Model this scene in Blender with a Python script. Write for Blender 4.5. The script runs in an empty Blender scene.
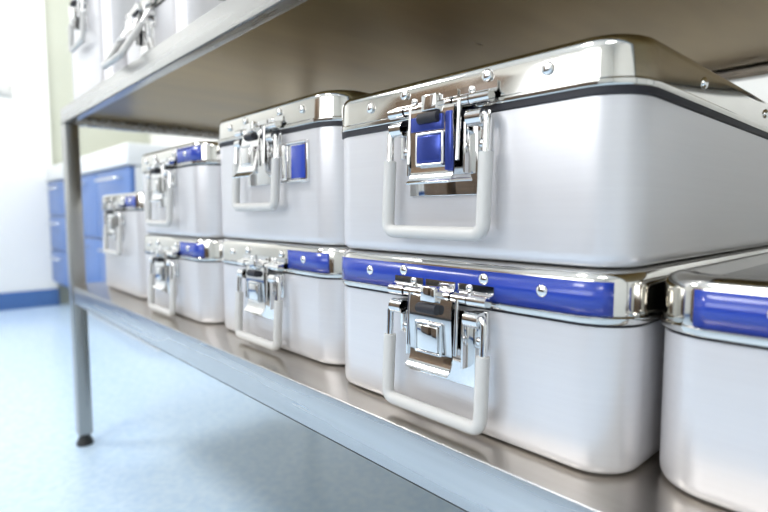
import bpy, bmesh, math
from mathutils import Vector, Matrix
scene = bpy.context.scene
scene.view_settings.view_transform = 'Standard'

# ------------------------------------------------------------ materials
def mat(name, col, rough=0.5, metal=0.0, spec=0.5, noise=None, bump=None, coat=0.0, emis=None):
    m = bpy.data.materials.new(name); m.use_nodes = True
    nt = m.node_tree; b = nt.nodes['Principled BSDF']
    b.inputs['Base Color'].default_value = (*col, 1)
    b.inputs['Roughness'].default_value = rough
    b.inputs['Metallic'].default_value = metal
    b.inputs['Specular IOR Level'].default_value = spec
    b.inputs['Coat Weight'].default_value = coat
    if emis:
        b.inputs['Emission Color'].default_value = (*emis[0], 1)
        b.inputs['Emission Strength'].default_value = emis[1]
    if noise or bump:
        tc = nt.nodes.new('ShaderNodeTexCoord'); mp = nt.nodes.new('ShaderNodeMapping')
        nt.links.new(tc.outputs['Object'], mp.inputs['Vector'])
    if noise:   # (scale xyz, colour2, lo, hi, rough variation)
        sc, c2, lo, hi, rv = noise
        mp.inputs['Scale'].default_value = sc
        n = nt.nodes.new('ShaderNodeTexNoise'); n.inputs['Scale'].default_value = 1; n.inputs['Detail'].default_value = 5
        nt.links.new(mp.outputs['Vector'], n.inputs['Vector'])
        r = nt.nodes.new('ShaderNodeValToRGB')
        r.color_ramp.elements[0].position = lo; r.color_ramp.elements[0].color = (*col, 1)
        r.color_ramp.elements[1].position = hi; r.color_ramp.elements[1].color = (*c2, 1)
        nt.links.new(n.outputs['Fac'], r.inputs['Fac']); nt.links.new(r.outputs['Color'], b.inputs['Base Color'])
        if rv:
            mr = nt.nodes.new('ShaderNodeMapRange')
            mr.inputs['To Min'].default_value = rough - rv; mr.inputs['To Max'].default_value = rough + rv
            nt.links.new(n.outputs['Fac'], mr.inputs['Value']); nt.links.new(mr.outputs['Result'], b.inputs['Roughness'])
        if bump:
            bp = nt.nodes.new('ShaderNodeBump'); bp.inputs['Strength'].default_value = bump; bp.inputs['Distance'].default_value = 0.002
            nt.links.new(n.outputs['Fac'], bp.inputs['Height']); nt.links.new(bp.outputs['Normal'], b.inputs['Normal'])
    return m

M_BODY = mat('anodised_aluminium', (0.68, 0.668, 0.685), 0.32, 0.42, 0.5, noise=((6, 6, 300), (0.70, 0.69, 0.705), .3, .7, 0.02))
M_CHROME = mat('polished_steel', (0.80, 0.79, 0.78), 0.05, 1.0)
M_LID = mat('lid_steel', (0.66, 0.64, 0.60), 0.09, 1.0, noise=((8, 8, 60), (0.72, 0.70, 0.66), .3, .7, 0.02))
M_BLUE = mat('blue_strip', (0.018, 0.05, 0.36), 0.22, 0.0, 0.5, coat=0.3)
M_BLUEREFL = mat('blue_reflection', (0.05, 0.08, 0.36), 0.2, 0.6, 0.5)  # blue reflections on the steel latch, painted as a material colour
M_GASKET = mat('black_gasket', (0.012, 0.012, 0.018), 0.6)
M_SLEEVE = mat('grey_silicone', (0.56, 0.55, 0.53), 0.45)
M_BRUSH = mat('brushed_steel', (0.50, 0.495, 0.49), 0.27, 1.0, noise=((60, 2.5, 60), (0.60, 0.595, 0.59), .3, .7, 0.05))
M_LEG = mat('leg_steel', (0.36, 0.36, 0.35), 0.28, 1.0, noise=((60, 60, 2), (0.42, 0.42, 0.41), .3, .7, 0.03))
M_DECK = mat('deck_steel', (0.46, 0.425, 0.38), 0.25, 1.0, noise=((30, 3, 30), (0.58, 0.54, 0.49), .3, .7, 0.05))
M_UNDER = mat('shelf_underside', (0.30, 0.20, 0.08), 0.30, 0.72, noise=((3, 12, 3), (0.40, 0.28, 0.12), .35, .7, 0.06))  # steel; its warm reflection is put into the brown base colour
M_BLACK = mat('black_rubber', (0.02, 0.02, 0.02), 0.5)
M_FLOOR = mat('blue_vinyl', (0.50, 0.66, 0.84), 0.22, 0.0, 0.5, noise=((60, 60, 60), (0.60, 0.74, 0.88), .35, .65, 0.04))
M_WALL = mat('white_wall', (0.86, 0.86, 0.83), 0.6, noise=((3, 3, 3), (0.88, 0.88, 0.85), .3, .7, 0.0))
M_GREEN = mat('sage_wall', (0.48, 0.50, 0.42), 0.6, noise=((3, 3, 3), (0.51, 0.53, 0.45), .3, .7, 0.0))
M_BASE = mat('blue_skirting', (0.07, 0.16, 0.38), 0.4)
M_CEIL = mat('ceiling_white', (0.85, 0.85, 0.85), 0.7)
M_CABW = mat('white_laminate', (0.82, 0.83, 0.83), 0.3)
M_CABB = mat('blue_laminate', (0.10, 0.20, 0.48), 0.35)
M_LAMP = mat('lamp_diffuser', (1, 1, 1), 0.5, emis=((1.0, 0.99, 0.97), 6))
M_PLASTIC = mat('white_plastic', (0.62, 0.62, 0.60), 0.35)
M_WOOD = mat('walnut_laminate', (0.10, 0.062, 0.035), 0.4, noise=((3, 3, 40), (0.15, 0.095, 0.055), .3, .7, 0.0))

# ------------------------------------------------------------ helpers
def finish(name, bm, m, parent=None, ang=35, smooth=True):
    bmesh.ops.recalc_face_normals(bm, faces=bm.faces[:])
    me = bpy.data.meshes.new(name); bm.to_mesh(me); bm.free()
    if smooth:
        me.polygons.foreach_set('use_smooth', [True]*len(me.polygons))
        me.set_sharp_from_angle(angle=math.radians(ang))
    me.materials.append(m)
    ob = bpy.data.objects.new(name, me); scene.collection.objects.link(ob)
    if parent: ob.parent = parent
    return ob

def box(name, x0, x1, y0, y1, z0, z1, m, parent=None, bev=0.0, rot=None):
    bm = bmesh.new(); bmesh.ops.create_cube(bm, size=1)
    bmesh.ops.scale(bm, vec=(abs(x1-x0), abs(y1-y0), abs(z1-z0)), verts=bm.verts)
    if bev: bmesh.ops.bevel(bm, geom=bm.edges[:], offset=bev, segments=3, affect='EDGES', profile=0.5)
    if rot: bmesh.ops.rotate(bm, cent=(0, 0, 0), matrix=Matrix.Rotation(rot[0], 3, rot[1]), verts=bm.verts)
    bmesh.ops.translate(bm, vec=((x0+x1)/2, (y0+y1)/2, (z0+z1)/2), verts=bm.verts)
    return finish(name, bm, m, parent)

def empty(name, loc=(0, 0, 0), rz=0):
    e = bpy.data.objects.new(name, None); e.location = loc; e.rotation_euler = (0, 0, rz)
    e.empty_display_size = 0.05
    scene.collection.objects.link(e); return e

def rr(x0, x1, y0, y1, r, z, n=12):
    pts = []
    for cx, cy, a0 in ((x1-r, y1-r, 0), (x0+r, y1-r, 90), (x0+r, y0+r, 180), (x1-r, y0+r, 270)):
        for i in range(n+1):
            a = math.radians(a0 + 90*i/n); pts.append((cx+r*math.cos(a), cy+r*math.sin(a), z))
    return pts

def loft(name, loops, m, parent=None, caps=(True, True), ang=35):
    bm = bmesh.new(); prev = None; first = None
    for L in loops:
        vs = [bm.verts.new(p) for p in L]
        if prev:
            for i in range(len(vs)):
                j = (i+1) % len(vs); bm.faces.new((prev[i], prev[j], vs[j], vs[i]))
        else: first = vs
        prev = vs
    if caps[0]: bm.faces.new(first[::-1])
    if caps[1]: bm.faces.new(prev)
    return finish(name, bm, m, parent, ang)

def fillet(pts, r, n=6):
    P = [Vector(p) for p in pts]; out = [P[0]]
    for i in range(1, len(P)-1):
        a = (P[i-1]-P[i]).normalized(); b = (P[i+1]-P[i]).normalized()
        rr_ = min(r, (P[i-1]-P[i]).length*.49, (P[i+1]-P[i]).length*.49)
        A = P[i]+a*rr_; B = P[i]+b*rr_
        for k in range(n+1):
            t = k/n; out.append(A*(1-t)**2 + P[i]*2*t*(1-t) + B*t*t)
    out.append(P[-1]); return out

def tube(name, pts, rad, m, parent=None, seg=14):
    bm = bmesh.new(); prev = None; first = None
    N = len(pts); up = None
    for i, p in enumerate(pts):
        t = (pts[min(i+1, N-1)]-pts[max(i-1, 0)]).normalized()
        if up is None:
            up = t.orthogonal().normalized()
        up = (up - t*up.dot(t)).normalized(); s = t.cross(up)
        vs = [bm.verts.new(p + (up*math.cos(2*math.pi*k/seg)+s*math.sin(2*math.pi*k/seg))*rad) for k in range(seg)]
        if prev:
            for k in range(seg):
                j = (k+1) % seg; bm.faces.new((prev[k], prev[j], vs[j], vs[k]))
        else: first = vs
        prev = vs
    bm.faces.new(first[::-1]); bm.faces.new(prev)
    return finish(name, bm, m, parent, 50)

def rod(name, a, b, rad, m, parent=None, seg=16):
    return tube(name, [Vector(a), Vector(b)], rad, m, parent, seg)

def dome(name, c, r, m, parent, squash=0.5):
    bm = bmesh.new(); bmesh.ops.create_uvsphere(bm, u_segments=16, v_segments=10, radius=r)
    bmesh.ops.scale(bm, vec=(1, squash, 1), verts=bm.verts)
    bmesh.ops.translate(bm, vec=c, verts=bm.verts)
    return finish(name, bm, m, parent, 80)

def sheet(name, prof, x0, x1, th, m, parent):
    """bent sheet metal: profile of (y,z) extruded along x, thickness th towards -y"""
    bm = bmesh.new(); n = len(prof); rows = []
    P = [Vector((0, p[0], p[1])) for p in prof]
    for off in (0, th):
        for x in (x0, x1):
            row = []
            for i in range(n):
                t = (P[min(i+1, n-1)]-P[max(i-1, 0)]).normalized()
                nn = Vector((0, t.z, -t.y))
                q = P[i]+nn*off; row.append(bm.verts.new((x, q.y, q.z)))
            rows.append(row)
    a, b, c, d = rows
    for i in range(n-1):
        bm.faces.new((a[i], a[i+1], b[i+1], b[i])); bm.faces.new((c[i], d[i], d[i+1], c[i+1]))
        bm.faces.new((a[i], c[i], c[i+1], a[i+1])); bm.faces.new((b[i], b[i+1], d[i+1], d[i]))
    bm.faces.new((a[0], b[0], d[0], c[0])); bm.faces.new((a[-1], c[-1], d[-1], b[-1]))
    return finish(name, bm, m, parent, 40)

# ------------------------------------------------------------ sterilisation container
def container(cy, fx, z, W=.31, H=.132, D=.58, lidh=.034, strip=None, latch_reflection=False, tag=False, handle_out=0.004, lift=0.0, ox=0.0, black=False, r=.04, hl=.094):
    """front centre at world (fx, cy, z); local +x = world -Y, local +y = world +X; ox shifts the latch set"""
    e = empty('sterilization_container', (fx, cy, z), -math.pi/2)
    hw = W/2; lb = H-lidh
    def L(ins, zz): return rr(-hw+ins, hw-ins, ins, D-ins, max(r-ins, .006), zz)
    loft('body', [L(.010, 0), L(.0055, .0008), L(.003, .0025), L(.0015, .0055), L(.001, .010), L(.0008, lb-.012), L(.0008, lb-.0035)], M_BODY, e)
    loft('gasket', [L(.0022, lb-.0045), L(.0018, lb-.003), L(.0018, lb+.0005), L(.003, lb+.001)] if not black else
         [L(.0012, lb-.0068), L(-.0008, lb-.0056), L(-.0008, lb+.0005), L(.003, lb+.001)], M_GASKET, e)
    loft('lid', [L(.003, lb-.001), L(-.0015, lb-.001), L(-.002, lb), L(-.002, lb+.003), L(-.0008, lb+.0042), L(-.0008, H-.009), L(0.0002, H-.0055), L(.0025, H-.0022), L(.006, H-.0005), L(.009, H),
                 L(.018, H), L(.021, H-.002), L(.026, H-.003)], M_LID, e, ang=40)
    if strip:
        s0, s1 = strip
        zz0, zz1 = lb+.0045, H-.0075
        def fp(x):
            ad = abs(x)-(hw-r)
            if ad <= 0: return (x, -.0014)
            a = min(ad/r, 1.5)
            sx = 1 if x > 0 else -1
            return (sx*((hw-r)+(r+.0014)*math.sin(a)), r-(r+.0014)*math.cos(a))
        bm = bmesh.new(); pv = None; n = 40
        for i in range(n+1):
            x, y = fp(s0+(s1-s0)*i/n)
            v = (bm.verts.new((x, y, zz0)), bm.verts.new((x, y, zz1)))
            if pv: bm.faces.new((pv[0], v[0], v[1], pv[1]))
            pv = v
        ob = finish('colour_strip', bm, M_BLUE, e)
        sm = ob.modifiers.new('s', 'SOLIDIFY'); sm.thickness = .0008; sm.offset = 0
    zr = (lb+H-.004)/2+.002
    for i, x in enumerate((-.088, .092)):
        dome('rivet_%d' % i, (x+ox, -.0018, zr), .0046, M_CHROME, e)
    for i, y in enumerate((.12, .30, .46)):
        bm = bmesh.new(); bmesh.ops.create_uvsphere(bm, u_segments=14, v_segments=8, radius=.0045)
        bmesh.ops.scale(bm, vec=(.5, 1, 1), verts=bm.verts); bmesh.ops.translate(bm, vec=(hw+.001, y, zr), verts=bm.verts)
        finish('side_rivet_%d' % i, bm, M_CHROME, e, 80)
    lt = empty('latch', (ox, 0, 0)); lt.parent = e
    e0 = e; e = lt
    # --- hinge leaves on the lid
    for i, (xa, xb) in enumerate(((-.053, -.019), (-.016, .016), (.019, .053))):
        sheet('lid_leaf_%d' % i, [(-.0014, lb+.0155), (-.0014, lb+.010), (-.004, lb+.0075), (-.008, lb+.007)], xa, xb, .0014, M_CHROME, e)
    for s in (-1, 1):
        dome('leaf_rivet_%d' % (s+1), (s*.043, -.002, lb+.0205), .0046, M_CHROME, e)
        dome('leaf_screw_%d' % (s+1), (s*.030, -.0032, lb+.0125), .0028, M_CHROME, e)
    kx = [-.053, -.034, -.018, -.006, .006, .018, .034, .053]
    for i in range(7):
        rod('knuckle_%d' % i, (kx[i]+.0008, -.0085, lb+.004), (kx[i+1]-.0008, -.0085, lb+.004), .0044 if i % 2 == 0 else .0036, M_CHROME, e)
    # back plate on body
    box('back_plate', -.036, .036, -.0018, .001, lb-.066, lb-.006, M_CHROME, e, .0006)
    for s in (-1, 1):
        box('flange_%d' % (s+1), s*.030-.001, s*.030+.001, -.011, -.001, lb-.050, lb-.012, M_CHROME, e, .0004)
        rod('link_%d' % (s+1), (s*.0255, -.0115, lb+.004), (s*.0255, -.0135, lb-.040), .0017, M_CHROME, e)
    t = lift
    prof = [(-.0125, lb+.002), (-.0140, lb-.006), (-.0135, lb-.022), (-.0125, lb-.040), (-.0130, lb-.048), (-.0155, lb-.0535), (-.0195, lb-.057)]
    sheet('latch_plate', [(y-t*(lb-zz)*.6, zz) for y, zz in prof], -.0225, .0225, .0013, M_CHROME, e)
    bw = .011
    if latch_reflection:  # blue reflections on the steel plate, modelled as solid inlays
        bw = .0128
        box('reflection_side', .0155, .0215, -.0162, -.0138, lb-.047, lb-.003, M_BLUEREFL, e, .0004)
        box('reflection_top', -.0205, .0125, -.0168, -.0138, lb-.0155, lb-.004, M_BLUEREFL, e, .0004)
    fr = [(-.0135, -.018), (.0135, -.018), (.0135, -.042), (-.0135, -.042)]
    yy = -.0165 - t*.018
    for i in range(4):
        a, b = fr[i], fr[(i+1) % 4]
        rod('window_frame_%d' % i, (a[0], yy, lb+a[1]), (b[0], yy, lb+b[1]), .0013, M_CHROME, e, 10)
    box('latch_button', -bw, bw, yy-.002, yy+.003, lb-.0405, lb-.0195, M_BLUEREFL if latch_reflection else M_CHROME, e, .0012)  # blue variant has the reflection painted on the button
    rod('catch_roll', (-.010, -.0175, lb-.006), (.010, -.0175, lb-.006), .0042, M_GASKET, e)
    box('catch_tab', -.008, .008, -.0185, -.0095, lb-.001, lb+.012, M_CHROME, e, .0015)
    # dark slots stamped in the back plate beside the latch
    for s in (-1, 1):
        box('slot_%d' % (s+1), s*.0262-.0022, s*.0262+.0022, -.0028, -.0008, lb-.050, lb-.016, M_GASKET, e, .0006)
    # handle
    hx = .0505; ho = handle_out
    zt = lb-.010; zb = lb-hl
    for s in (-1, 1):
        box('handle_lug_%d' % (s+1), s*.041-.006, s*.041+.006, -.0022, .001, lb-.034, lb-.004, M_CHROME, e, .0008)
        rod('handle_eye_%d' % (s+1), (s*.034, -.010, zt), (s*.0475, -.010, zt), .0062, M_CHROME, e)
        dome('lug_rivet_%d' % (s+1), (s*.040, -.003, lb-.028), .0035, M_CHROME, e)
        box('eye_block_%d' % (s+1), s*.040-.004, s*.040+.004, -.010, 0, zt-.006, zt+.006, M_CHROME, e, .001)
    def hp(zz):
        return -.010 - ho*(zt-zz)/(zt-zb)
    pts = fillet([(-.036, hp(zt)+.001, zt), (-hx, hp(zt), zt+.002), (-hx, hp(zb), zb), (hx, hp(zb), zb), (hx, hp(zt), zt+.002), (.036, hp(zt)+.001, zt)], .011, 8)
    tube('handle_rod', pts, .0032, M_CHROME, e)
    zs = lb-.036
    pts = fillet([(-hx, hp(zs), zs), (-hx, hp(zb), zb), (hx, hp(zb), zb), (hx, hp(zs), zs)], .009, 8)
    tube('handle_sleeve', pts, .0054, M_SLEEVE, e)
    if tag:
        zo = -.012
        box('tag_plate', .052, .104, -.003, .001, zo+lb-.054, zo+lb-.006, M_CHROME, e, .0008)
        box('tag_label', .072, .100, -.0042, -.0028, zo+lb-.049, zo+lb-.011, M_BLUE, e, .0003)
        rod('tag_roll', (.060, -.005, zo+lb-.048), (.060, -.005, zo+lb-.010), .004, M_CHROME, e)
        for i, zz in enumerate((lb-.008, lb-.052)):
            rod('tag_rail_%d' % i, (.052, -.004, zo+zz), (.104, -.004, zo+zz), .0018, M_CHROME, e)
    return e0

ZS = -.175
part = (.058, .135)
g = .0006
container(.2852, .323, ZS+g, W=.3015, H=.138, strip=(-.142, .141), ox=.0022, r=.034, hl=.0915)          # front lower
container(.2852, .323, ZS+.138+2*g, W=.3015, H=.1475, lidh=.032, latch_reflection=True, ox=.0022, black=True, r=.034, hl=.0955)  # front upper
container(-.025, .343, ZS+g, H=.137, strip=(-.128, .142), r=.036)                                    # right lower
container(.608, .345, ZS+g, H=.137, strip=part)
container(.608, .345, ZS+.137+2*g, H=.172, lidh=.034, tag=True, lift=.35, black=True)
container(.922, .335, ZS+g, W=.30, H=.135, strip=part)
container(.922, .335, ZS+.135+2*g, W=.30, H=.149, strip=part)
container(1.237, .345, ZS+g, W=.30, H=.216, strip=(.06, .12))
ZU = .248
container(1.315, .312, ZU+g, W=.30, H=.24, lift=.2)
container(.985, .335, ZU+g, W=.30, H=.135, handle_out=.05, lift=.8)

# ------------------------------------------------------------ steel rack
rack = empty('steel_shelving_rack')
X0, X1, Y0, Y1 = .292, 1.006, -.62, 1.47
def shelf(tag, zt, liph, xs0, xs1, ys0, ys1):
    box(tag+'_deck', xs0+.001, xs1-.001, ys0+.001, ys1-.001, zt-.003, zt, M_DECK, rack, .0008)
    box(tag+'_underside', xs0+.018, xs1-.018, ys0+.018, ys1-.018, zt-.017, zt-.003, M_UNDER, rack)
    box(tag+'_lip_front', xs0, xs0+.0025, ys0, ys1, zt-liph, zt-.0002, M_BRUSH, rack, .0008)
    box(tag+'_lip_back', xs1-.0025, xs1, ys0, ys1, zt-liph, zt-.0002, M_BRUSH, rack, .0008)
    box(tag+'_lip_far', xs0, xs1, ys1-.0025, ys1, zt-liph, zt-.0002, M_BRUSH, rack, .0008)
    box(tag+'_lip_near', xs0, xs1, ys0, ys0+.0025, zt-liph, zt-.0002, M_BRUSH, rack, .0008)
    box(tag+'_hem_front', xs0, xs0+.018, ys0, ys1, zt-liph, zt-liph+.0025, M_BRUSH, rack, .0008)
    box(tag+'_hem_back', xs1-.018, xs1, ys0, ys1, zt-liph, zt-liph+.0025, M_BRUSH, rack, .0008)
    box(tag+'_hem_far', xs0, xs1, ys1-.018, ys1, zt-liph, zt-liph+.0025, M_BRUSH, rack, .0008)
shelf('upper', ZU, .037, X0, X1, Y0, Y1)
shelf('lower', ZS, .044, X0+.0005, X1-.0005, Y0+.002, Y1-.002)
ZF = -.580
k = 0
for lx in (X0-.001, X1-.031):
    for ly in (Y0, Y1-.034):
        box('leg_%d' % k, lx, lx+.032, ly, ly+.034, ZF+.028, ZU-.037, M_LEG, rack, .003)
        rod('foot_stem_%d' % k, (lx+.016, ly+.017, ZF+.012), (lx+.016, ly+.017, ZF+.03), .009, M_BLACK, rack)
        loft('foot_%d' % k, [[(lx+.016+rd*math.cos(a*math.pi/12), ly+.017+rd*math.sin(a*math.pi/12), ZF+zz) for a in range(24)] for rd, zz in ((.019, 0), (.019, .008), (.015, .014), (.013, .022))], M_BLACK, rack)
        k += 1

# ------------------------------------------------------------ cabinet run with worktop
cab = empty('drawer_cabinet')
cx, cyN, cyF = .67, 2.22, 3.815
box('carcass', cx+.02, 1.27, cyN, cyF, -.43, .186, M_CABW, cab)
box('plinth', cx+.09, 1.27, cyN+.02, cyF, ZF, -.43, M_CABW, cab)
box('worktop', cx-.012, 1.275, cyN-.01, cyF, .19, .275, M_CABW, cab, .006)
mods = [(3.40, cyF, 3), (2.70, 3.40, 2), (cyN, 2.70, 2)]
q = 0
for a, b, n in mods:
    h = (.186+.428)/n
    for i in range(n):
        z1 = .186-i*h; z0 = z1-h
        box('drawer_%d' % q, cx, cx+.02, a+.004, b-.004, z0+.004, z1-.004, M_CABB, cab, .002)
        zc = z1-.045; m_ = (a+b)/2; hl = min(.16, (b-a)*.3)
        tube('pull_%d' % q, fillet([(cx, m_-hl, zc), (cx-.03, m_-hl, zc), (cx-.03, m_+hl, zc), (cx, m_+hl, zc)], .01), .006, M_CHROME, cab)
        q += 1

# ------------------------------------------------------------ room
RX0, RX1, RY0, RY1, ZC = -2.3, 1.30, -2.2, 3.85, 2.1
box('floor', RX0-.1, RX1+.1, RY0-.1, RY1+.1, ZF-.1, ZF, M_FLOOR)
box('ceiling', RX0-.1, RX1+.1, RY0-.1, RY1+.1, ZC, ZC+.1, M_CEIL)
box('wall_far', RX0-.1, RX1+.1, RY1, RY1+.1, ZF, ZC, M_GREEN)
box('wall_far_panel', RX0, .70, RY1-.03, RY1, ZF, ZC, M_WALL)
box('wall_right', RX1, RX1+.1, RY0, RY1, ZF, ZC, M_WALL)
box('wall_near', RX0-.1, RX1+.1, RY0-.1, RY0, ZF, ZC, M_WALL)
wy0, wy1, wz0, wz1 = -.6, 1.9, .35, 1.75
box('wall_left', RX0-.1, RX0, RY0, wy0, ZF, ZC, M_WALL)
box('wall_left_pier', RX0-.1, RX0, wy1, RY1, ZF, ZC, M_WALL)
box('wall_left_sill', RX0-.1, RX0, wy0, wy1, ZF, wz0, M_WALL)
box('wall_left_header', RX0-.1, RX0, wy0, wy1, wz1, ZC, M_WALL)
win = empty('window_1')
for i, (a, b, c, d) in enumerate(((wy0, wy0+.05, wz0, wz1), (wy1-.05, wy1, wz0, wz1), (.62, .68, wz0, wz1), (wy0, wy1, wz0, wz0+.05), (wy0, wy1, wz1-.05, wz1))):
    box('frame_%d' % i, RX0-.07, RX0-.02, a, b, c, d, M_PLASTIC, win, .004)
box('baseboard_far', RX0, .70, RY1-.045, RY1-.03, ZF, ZF+.105, M_BASE, None, .003)
box('baseboard_left', RX0, RX0+.015, RY0, RY1-.05, ZF, ZF+.105, M_BASE, None, .003)
sw = empty('light_switch')
box('plate', .43, .515, RY1-.042, RY1-.03, .68, .765, M_PLASTIC, sw, .003)
box('rocker', .445, .50, RY1-.048, RY1-.040, .695, .75, M_PLASTIC, sw, .002)
# unseen dark cupboards, added to give the chrome something dark to reflect
tc_ = empty('tall_reflection_prop')
tx0, tx1 = RX0+.03, RX0+.48
box('carcass', tx0, tx1, 1.98, 3.0, ZF+.08, ZF+2.0, M_WOOD, tc_, .003)
box('plinth', tx0, tx1-.04, 2.0, 2.98, ZF, ZF+.08, M_BLACK, tc_)
for i in range(2):
    ya = 1.985+i*.507
    box('door_leaf_%d' % i, tx1, tx1+.02, ya, ya+.502, ZF+.09, ZF+1.99, M_WOOD, tc_, .003)
    hy = ya+(.46 if i == 0 else .04)
    tube('pull_%d' % i, fillet([(tx1+.02, hy, .30), (tx1+.05, hy, .30), (tx1+.05, hy, .50), (tx1+.02, hy, .50)], .01), .006, M_CHROME, tc_)
sb = empty('low_reflection_prop')  # added out of view, a second dark shape for the reflections
box('carcass', tx0, tx1, -.3, 1.7, ZF+.08, ZF+.78, M_WOOD, sb, .003)
box('plinth', tx0, tx1-.04, -.28, 1.68, ZF, ZF+.08, M_BLACK, sb)
for i in range(4):
    box('door_leaf_%d' % i, tx1, tx1+.02, -.295+i*.4985, -.295+i*.4985+.494, ZF+.09, ZF+.77, M_WOOD, sb, .003)
    hy = -.295+i*.4985+.25
    tube('pull_%d' % i, fillet([(tx1+.02, hy-.08, .10), (tx1+.05, hy-.08, .10), (tx1+.05, hy+.08, .10), (tx1+.02, hy+.08, .10)], .01), .006, M_CHROME, sb)
box('top', tx0, tx1+.025, -.31, 1.71, ZF+.78, ZF+.81, M_CABW, sb, .004)

for i, (lx, ly) in enumerate(((-.9, -.8), (-.9, .8), (-.9, 2.5), (.35, 2.9))):
    c = empty('ceiling_light')
    box('housing', lx-.31, lx+.31, ly-.31, ly+.31, ZC-.03, ZC-.0005, M_PLASTIC, c, .003)
    box('diffuser', lx-.29, lx+.29, ly-.29, ly+.29, ZC-.036, ZC-.029, M_LAMP, c)

def area(name, loc, tgt, sx, sy, e, col):
    l = bpy.data.lights.new(name, 'AREA'); l.shape = 'RECTANGLE'; l.size = sx; l.size_y = sy; l.energy = e; l.color = col
    o = bpy.data.objects.new(name, l); o.location = loc
    o.rotation_euler = (Vector(tgt)-Vector(loc)).to_track_quat('-Z', 'Y').to_euler(); scene.collection.objects.link(o)
area('daylight_window', (RX0-.15, .65, 1.05), (0, .65, .9), 2.4, 1.35, 42, (.96, .98, 1.0))
for i, (lx, ly, en) in enumerate(((-.9, -.8, 6), (-.9, .8, 10), (-.9, 2.5, 27), (.35, 2.9, 16))):
    area('lamp_light_%d' % i, (lx, ly, ZC-.045), (lx, ly, 0), .56, .56, en, (1.0, .985, .965))

w = bpy.data.worlds.new('World'); scene.world = w; w.use_nodes = True
w.node_tree.nodes['Background'].inputs['Color'].default_value = (.88, .94, 1, 1)
w.node_tree.nodes['Background'].inputs['Strength'].default_value = 1.3

# ------------------------------------------------------------ camera
th, p = math.radians(42.4), math.radians(4.7)
F = Vector((math.sin(th)*math.cos(p), math.cos(th)*math.cos(p), -math.sin(p)))
cd = bpy.data.cameras.new('camera'); cam = bpy.data.objects.new('camera', cd)
cam.rotation_euler = F.to_track_quat('-Z', 'Y').to_euler()
cd.sensor_width = 36; cd.lens = 525*36/768; cd.clip_start = .01
cd.dof.use_dof = True; cd.dof.focus_distance = .45; cd.dof.aperture_fstop = 4.5
scene.collection.objects.link(cam); scene.camera = cam
